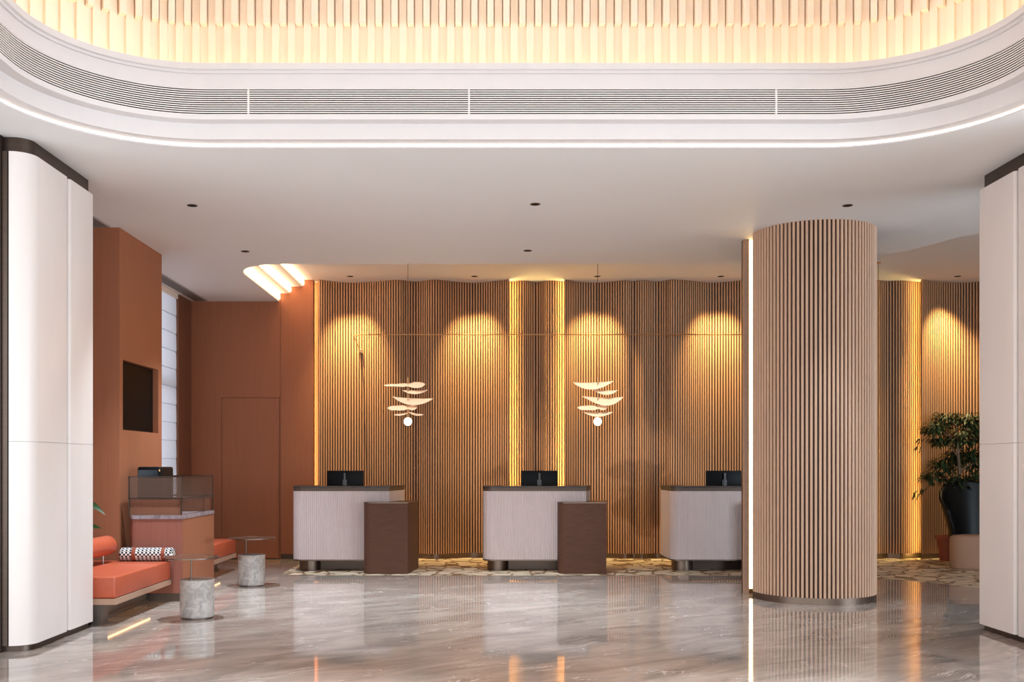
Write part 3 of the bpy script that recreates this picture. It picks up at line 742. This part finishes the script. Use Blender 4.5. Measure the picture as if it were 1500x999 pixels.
# cabinet
cy0, cy1, cx0, cx1 = 10.83, 12.07, -3.88, -3.235
t = thing('coffee_cabinet', 'reddish wooden cabinet with stone top and perforated metal screen', 'cabinet', ((cx0 + cx1) / 2, 11.4, 0))
MB().box(cx0, cx1, cy0 + .07, cy1, .09, .872).build('body', 'red brown laminate', t).location
bpy.data.objects.remove([o for o in t.children if o.name.startswith('body')][0])
xl = -3.80
front = [(xl, 10.88)] + [(xl + .06 - .06 * math.cos(a), cy0 + .06 - .06 * math.sin(a)) for a in [PI / 2 * i / 8 for i in range(9)]] + [(cx1, cy0), (cx1, cy1), (cx0, cy1), (cx0, 12.31), (cx0, 10.9)]
front = [(xl, 10.9)] + [(xl + .06 - .06 * math.cos(a), cy0 + .06 - .06 * math.sin(a)) for a in [PI / 2 * i / 8 for i in range(9)]] + [(cx1, cy0), (cx1, cy1), (xl, cy1)]
b_ = MB().prism(front, .085, .872, 0, False).build('body', 'red brown laminate', t)
MB().prism([(xl + .03, cy0 + .05), (cx1 - .03, cy0 + .05), (cx1 - .03, cy1 - .03), (xl + .03, cy1 - .03)], 0, .085).build('plinth', 'bench base', t)
MB().prism([(p[0] + (.008 if p[0] > -3.4 else -.006), p[1] - (.01 if p[1] < 11 else -.005)) for p in front], .872, .912).build('worktop', 'cabinet stone', t)
# side faces of the cabinet: plain door and small drawer front with shadow gaps
MB().box(cx1 - .001, cx1 + .006, cy0 + .01, cy1 - .01, .09, .868).build('side_panel', 'brown veneer', t)
dr = MB().box(cx1 + .006, cx1 + .012, 11.67, 11.98, .60, .80).build('drawer', 'brown veneer', t)
MB().box(xl, cx1, cy0 + .004, cy0 + .012, 1.09, 1.31).box(cx1 - .014, cx1 - .006, cy0, cy1, 1.06, 1.31).build('perforated_screen', 'perforated sheet', t)
mb = MB()
for x, y in ((xl, cy0 + .01), (cx1 - .01, cy0 + .01), (cx1 - .01, cy1 - .01), (xl, cy1 - .01)): mb.box(x - .006, x + .006, y - .006, y + .006, .912, 1.32)
for z in (1.09, 1.32):
    mb.box(xl - .006, cx1, cy0 + .004, cy0 + .016, z - .008, z + .004); mb.box(cx1 - .016, cx1 - .004, cy0, cy1, z - .008 - (.0), z + .004); mb.box(xl, cx1, cy1 - .016, cy1 - .004, z - .008, z + .004)
mb.build('screen_frame', 'dark bronze', t)
MB().box(xl, cx1 - .02, cy0 + .03, cy0 + .04, .914, 1.085).build('inner_panel', 'dark brown veneer', t)
MB().box(xl + .02, cx1 - .03, 11.8, cy1 - .03, .914, 1.07).build('inner_shelf', 'dark brown veneer', t)
t = thing('coffee_machine', 'black coffee machine standing on the wooden cabinet', 'coffee machine', (-3.66, 11.25, .912))
MB().rbox(-3.79, -3.53, 11.05, 11.5, .912, 1.425, .025).build('housing', 'black plastic', t)
MB().box(-3.775, -3.56, 11.044, 11.05, 1.30, 1.39).build('front_glass', 'navy glass', t)
MB().tube([(-3.545, 11.04, 1.375), (-3.545, 11.04, 1.395)], .01, 10).build('indicator', 'brass', t)

# ------------------------------------------------------------------ plants
def leafmesh(mb, p, d, L, Wd, curl=.3, n=6, mi=0, roll=0):
    d = Vector(d).normalized(); up = Vector((0, 0, 1)); s = d.cross(up)
    if s.length < .1: s = Vector((1, 0, 0))
    s.normalize(); s = Matrix.Rotation(roll, 3, d) @ s; nrm = s.cross(d).normalized(); vs = []
    for i in range(n + 1):
        t = i / n; w = Wd * math.sin(PI * min(.98, max(.02, t)) ** .8) * .5
        c = Vector(p) + d * L * t - up * curl * L * t * t
        vs += [c - s * w + nrm * w * .3, c, c + s * w + nrm * w * .3]
    fs = []
    for i in range(n): a = i * 3; fs += [(a, a + 1, a + 4, a + 3), (a + 1, a + 2, a + 5, a + 4)]
    mb.add(vs, fs, mi, True)
def pot(mb, x, y, r, h):
    mb.lathe([(.0005, 0), (r * .75, 0), (r * .97, h * .85), (r * 1.08, h * .86), (r * 1.08, h), (r * .95, h), (r * .93, h - .04), (.0005, h - .04)], x, y, 36)
t = thing('potted_tree', 'leafy indoor tree in a terracotta pot behind the black armchair', 'tree', (6.98, 15.5, 0))
mb = MB(); pot(mb, 6.98, 15.5, .18, .38); mb.build('pot', 'terracotta', t)
MB().lathe([(.0005, .345), (.16, .345)], 6.98, 15.5, 24).build('soil', 'soil', t)
rnd = random.Random(5)
tb = MB(); tb.tube([(6.98, 15.5, .33), (6.96, 15.35, .8), (7.0, 15.2, 1.3), (6.97, 15.2, 1.75)], [.03, .028, .024, .018], 8)
fol = MB()
def clump(c, r, n):
    for _ in range(n):
        a = rnd.uniform(0, 2 * PI); u = rnd.uniform(-1, 1); rr = r * rnd.random() ** .45
        p = Vector(c) + Vector((math.cos(a) * math.sqrt(1 - u * u) * rr, math.sin(a) * math.sqrt(1 - u * u) * rr * .6, u * rr * .55))
        if p.y > 15.72: p.y = 15.72 - rnd.random() * .2
        d = Vector((math.cos(a), math.sin(a) * .6, rnd.uniform(-.7, .25)))
        leafmesh(fol, p, d, rnd.uniform(.065, .10), rnd.uniform(.028, .042), .3, 3)
cl = [((6.78, 15.15, 2.14), .24, 170), ((6.55, 15.05, 2.0), .2, 130), ((7.1, 15.1, 2.1), .28, 190), ((7.35, 15.2, 1.95), .3, 180), ((6.95, 15.0, 1.85), .3, 220), ((6.62, 15.05, 1.82), .16, 80),
      ((6.7, 15.05, 1.45), .24, 150), ((6.5, 15.0, 1.28), .18, 100), ((7.15, 15.1, 1.55), .32, 210), ((6.85, 15.0, 1.2), .25, 140), ((7.4, 15.1, 1.6), .3, 150), ((7.2, 15.2, 1.25), .3, 120), ((6.9, 15.1, 1.6), .2, 100)]
for c, r, n in cl:
    c = (c[0] + .13, c[1] + .26, c[2]); clump(c, r, int(n * 1.7))
    tb.tube([(6.98, 15.22, min(1.7, c[2] - .25)), ((6.98 + c[0]) / 2, 15.2, c[2] - .1), c], [.012, .008, .004], 5)
for px, py, dd in ((1345, 645, -1), (1341, 657, -1), (1344, 722, -1), (1340, 724, -1), (1350, 717, -1)):
    for q in range(5): leafmesh(fol, (PX(px, 15.0) + rnd.uniform(0, .12), 15.0, EYE + (683 - py) * .01 + rnd.uniform(-.02, .05)), (-.8, -.2, -.7), .08, .03, .3, 3)
tb.build('trunk', 'bark', t); o = fol.build('foliage', 'leaf', t); o['kind'] = 'stuff'
t = thing('potted_plant', 'broad leaved green plant peeking out behind the white pillar', 'plant', (-4.28, 10.45, 0))
bx, by = -4.36, 10.55
mb = MB(); pot(mb, bx, by, .10, .3); mb.build('pot', 'grey marble', t)
MB().lathe([(.0005, .265), (.088, .265)], bx, by, 20).build('soil', 'soil', t)
st_ = MB(); lf = MB()
def broad(py, px, d, L, w, curl, roll=.9):
    p = Vector((PX(px, by), by - .03, EYE + (683 - py) * by / F)); st_.tube([(bx, by, .26), (bx + .02, by - .02, (p.z + .26) / 2), p], [.008, .006, .005], 6); lf = MB(); leafmesh(lf, p, d, L * 1.3, w, curl, 8, 0, roll); lf.build('leaf', 'broad leaf', t)
broad(722, 124, (.25, -.1, 1), .17, .10, 0); broad(740, 120, (1, -.3, .35), .24, .09, .62); broad(771, 118, (1, -.5, .1), .24, .07, .12); broad(729, 122, (1, -.3, .1), .11, .035, 0)
broad(742, 110, (-.5, -.5, .8), .25, .1, .3); broad(770, 106, (-.6, -.4, .5), .22, .09, .3); broad(716, 112, (-.3, .3, 1), .25, .1, .2)
st_.build('stem', 'broad leaf', t)

# ------------------------------------------------------------------ armchair and pouf
t = thing('tub_armchair', 'glossy black leather tub armchair with a tall curved back behind the beige pouf', 'armchair', (7.05, 14.85, 0))
mb = MB(); n = 28; levels = 12; acx, acy = 7.08, 14.78
def shell(a, z_, inner):
    # a: 0..1 around the shell from front-left via back to front-right
    th = math.radians(200 - 220 * a) + 0; f = z_
    R = (.33 + .22 * f) - (.07 if inner else 0)
    return Vector((acx + R * math.cos(th), acy + R * .78 * math.sin(th)))
top = lambda a: .80 + .42 * math.sin(PI * a)
vs = []; fs = []
for inner in (0, 1):
    for j in range(levels + 1):
        for i in range(n + 1):
            a = i / n; f = j / levels; p = shell(a, f, inner); vs.append((p.x, p.y, .12 + (top(a) - .12) * f - (.0 if not inner else 0)))
N = (levels + 1) * (n + 1)
for j in range(levels):
    for i in range(n):
        q = (j * (n + 1) + i, j * (n + 1) + i + 1, (j + 1) * (n + 1) + i + 1, (j + 1) * (n + 1) + i); fs += [q, tuple(N + k for k in q[::-1])]
for i in range(n):
    a = levels * (n + 1) + i; fs.append((a, a + 1, N + a + 1, N + a)); fs.append((i + 1, i, N + i, N + i + 1))
for j in range(levels):
    for e in (0, n): a = j * (n + 1) + e; b2 = a + n + 1; fs.append((a, b2, N + b2, N + a))
mb.add(vs, fs, 0, True)
o = mb.build('backrest', 'black leather', t)
md = o.modifiers.new('b', 'BEVEL'); md.width = .025; md.segments = 3; md.limit_method = 'ANGLE'
MB().lathe([(.0005, .16), (.27, .16), (.29, .2), (.29, .38), (.26, .42), (.0005, .43)], acx, acy - .03, 36, sy=.9).build('seat', 'black leather', t)
MB().lathe([(.0005, 0), (.25, 0), (.26, .16), (.0005, .16)], acx, acy, 32, sy=.8).build('base', 'black plastic', t)
t = MB()
t.lathe([(.0005, .0), (.32, .0), (.345, .02), (.352, .06), (.352, .40), (.34, .445), (.31, .465), (.26, .472), (.0005, .474)], 6.80, 14.28, 48, sy=.68)
tag(t.build('pouf', 'beige boucle'), 'low beige upholstered pouf in front of the black armchair', 'pouf')

# ------------------------------------------------------------------ lights
def area(name, loc, rot, sx, sy, power, col, spread=180):
    d = bpy.data.lights.new(name, 'AREA'); d.shape = 'RECTANGLE'; d.size = sx; d.size_y = sy; d.energy = power; d.color = col; d.spread = math.radians(spread)
    o = bpy.data.objects.new(name, d); C.objects.link(o); o.location = loc; o.rotation_euler = rot; return o
def spot(name, loc, tgt, power, col, angle, blend, size=.03):
    d = bpy.data.lights.new(name, 'SPOT'); d.energy = power; d.color = col; d.spot_size = math.radians(angle); d.spot_blend = blend; d.shadow_soft_size = size
    o = bpy.data.objects.new(name, d); C.objects.link(o); o.location = loc
    o.rotation_euler = (Vector(tgt) - Vector(loc)).to_track_quat('-Z', 'Y').to_euler(); return o
area('daylight_front', (1.8, YN - .25, 1.95), (math.radians(48), 0, 0), 15.5, 3.4, 600, (.82, .93, .98), 150)
area('daylight_side', (-5.6, 13.8, 2.2), (0, -PI / 2, 0), 3.6, 2.6, 60, (.86, .92, 1))
area('fill_right', (XR - .05, 2.4, 2.0), (0, PI / 2, 0), 3.6, 9, 920, (.76, .95, 1.12))  # added fill inside the solid right wall, no window behind it
area('fill_left', (-6.0, 2.2, 2.0), (0, -PI / 2, 0), 3.6, 9, 380, (.78, .94, 1.04))  # added fill inside the solid left wall, brightens the right pillar face
area('fill_dome', (.22, 4.5, 5.85), (0, 0, 0), 5.5, 5.5, 22, (.82, .94, 1.0))  # added soft fill below the closed top of the recess, no skylight
for x, y in spots:
    spot('wall_washer', (x, y, RAI - .01), (x, y + .34, 3.2), 720, (1, .74, .33), 66, 1, .05)
for x, y in ((-2.88, 9.97), (.456, 9.92), (3.5, 9.97), (-2.87, 12.1), (.466, 12.06)):
    spot('ceiling_spot', (x, y, SOF - .012), (x, y, 0), 160 if x > 3 else 640, (.84, 1, 1.12), 50 if x > 3 else 84, .9, .04)
for x in (-1.5, 1.9):
    for y in (1.9, 4.6):
        spot('hall_fill_spot', (x, y, 5.85), (x, y, 0), 2900, (.84, .97, 1.06), 52, .7, .08)  # added spots without fixtures, their floor bounce brightens the soffit
for x, y, px in ((-2.87, 12.1, 597.5), (.466, 12.06, 875.5)):
    spot('pendant_spot', (x, y, SOF - .012), (PX(px, 14.1), 14.1, 2.45), 420, (1, .86, .68), 22, .6, .03)
w = bpy.data.worlds.new('sky'); bpy.context.scene.world = w; w.use_nodes = True
bg = w.node_tree.nodes['Background']; bg.inputs['Color'].default_value = (.8, .88, 1, 1); bg.inputs['Strength'].default_value = .6

# ------------------------------------------------------------------ camera and output
cam = bpy.data.cameras.new('camera'); co = bpy.data.objects.new('camera', cam); C.objects.link(co)
cam.sensor_fit = 'HORIZONTAL'; cam.sensor_width = 36; cam.lens = 36.0 * F / 1500
cam.shift_x = (750 - VX) / 1500; cam.shift_y = (VY - 499.5) / 1500
co.location = (0, 0, EYE); co.rotation_euler = (PI / 2, 0, 0); cam.clip_start = .05; cam.clip_end = 100
s = bpy.context.scene; s.camera = co
s.view_settings.view_transform = 'Standard'; s.view_settings.look = 'None'; s.view_settings.gamma = 1; s.view_settings.exposure = .04
s.view_settings.use_curve_mapping = False
s.cycles.use_denoising = True; s.cycles.max_bounces = 8; s.cycles.diffuse_bounces = 5; s.cycles.glossy_bounces = 4
s.cycles.sample_clamp_indirect = 8; s.cycles.caustics_reflective = False; s.cycles.caustics_refractive = False
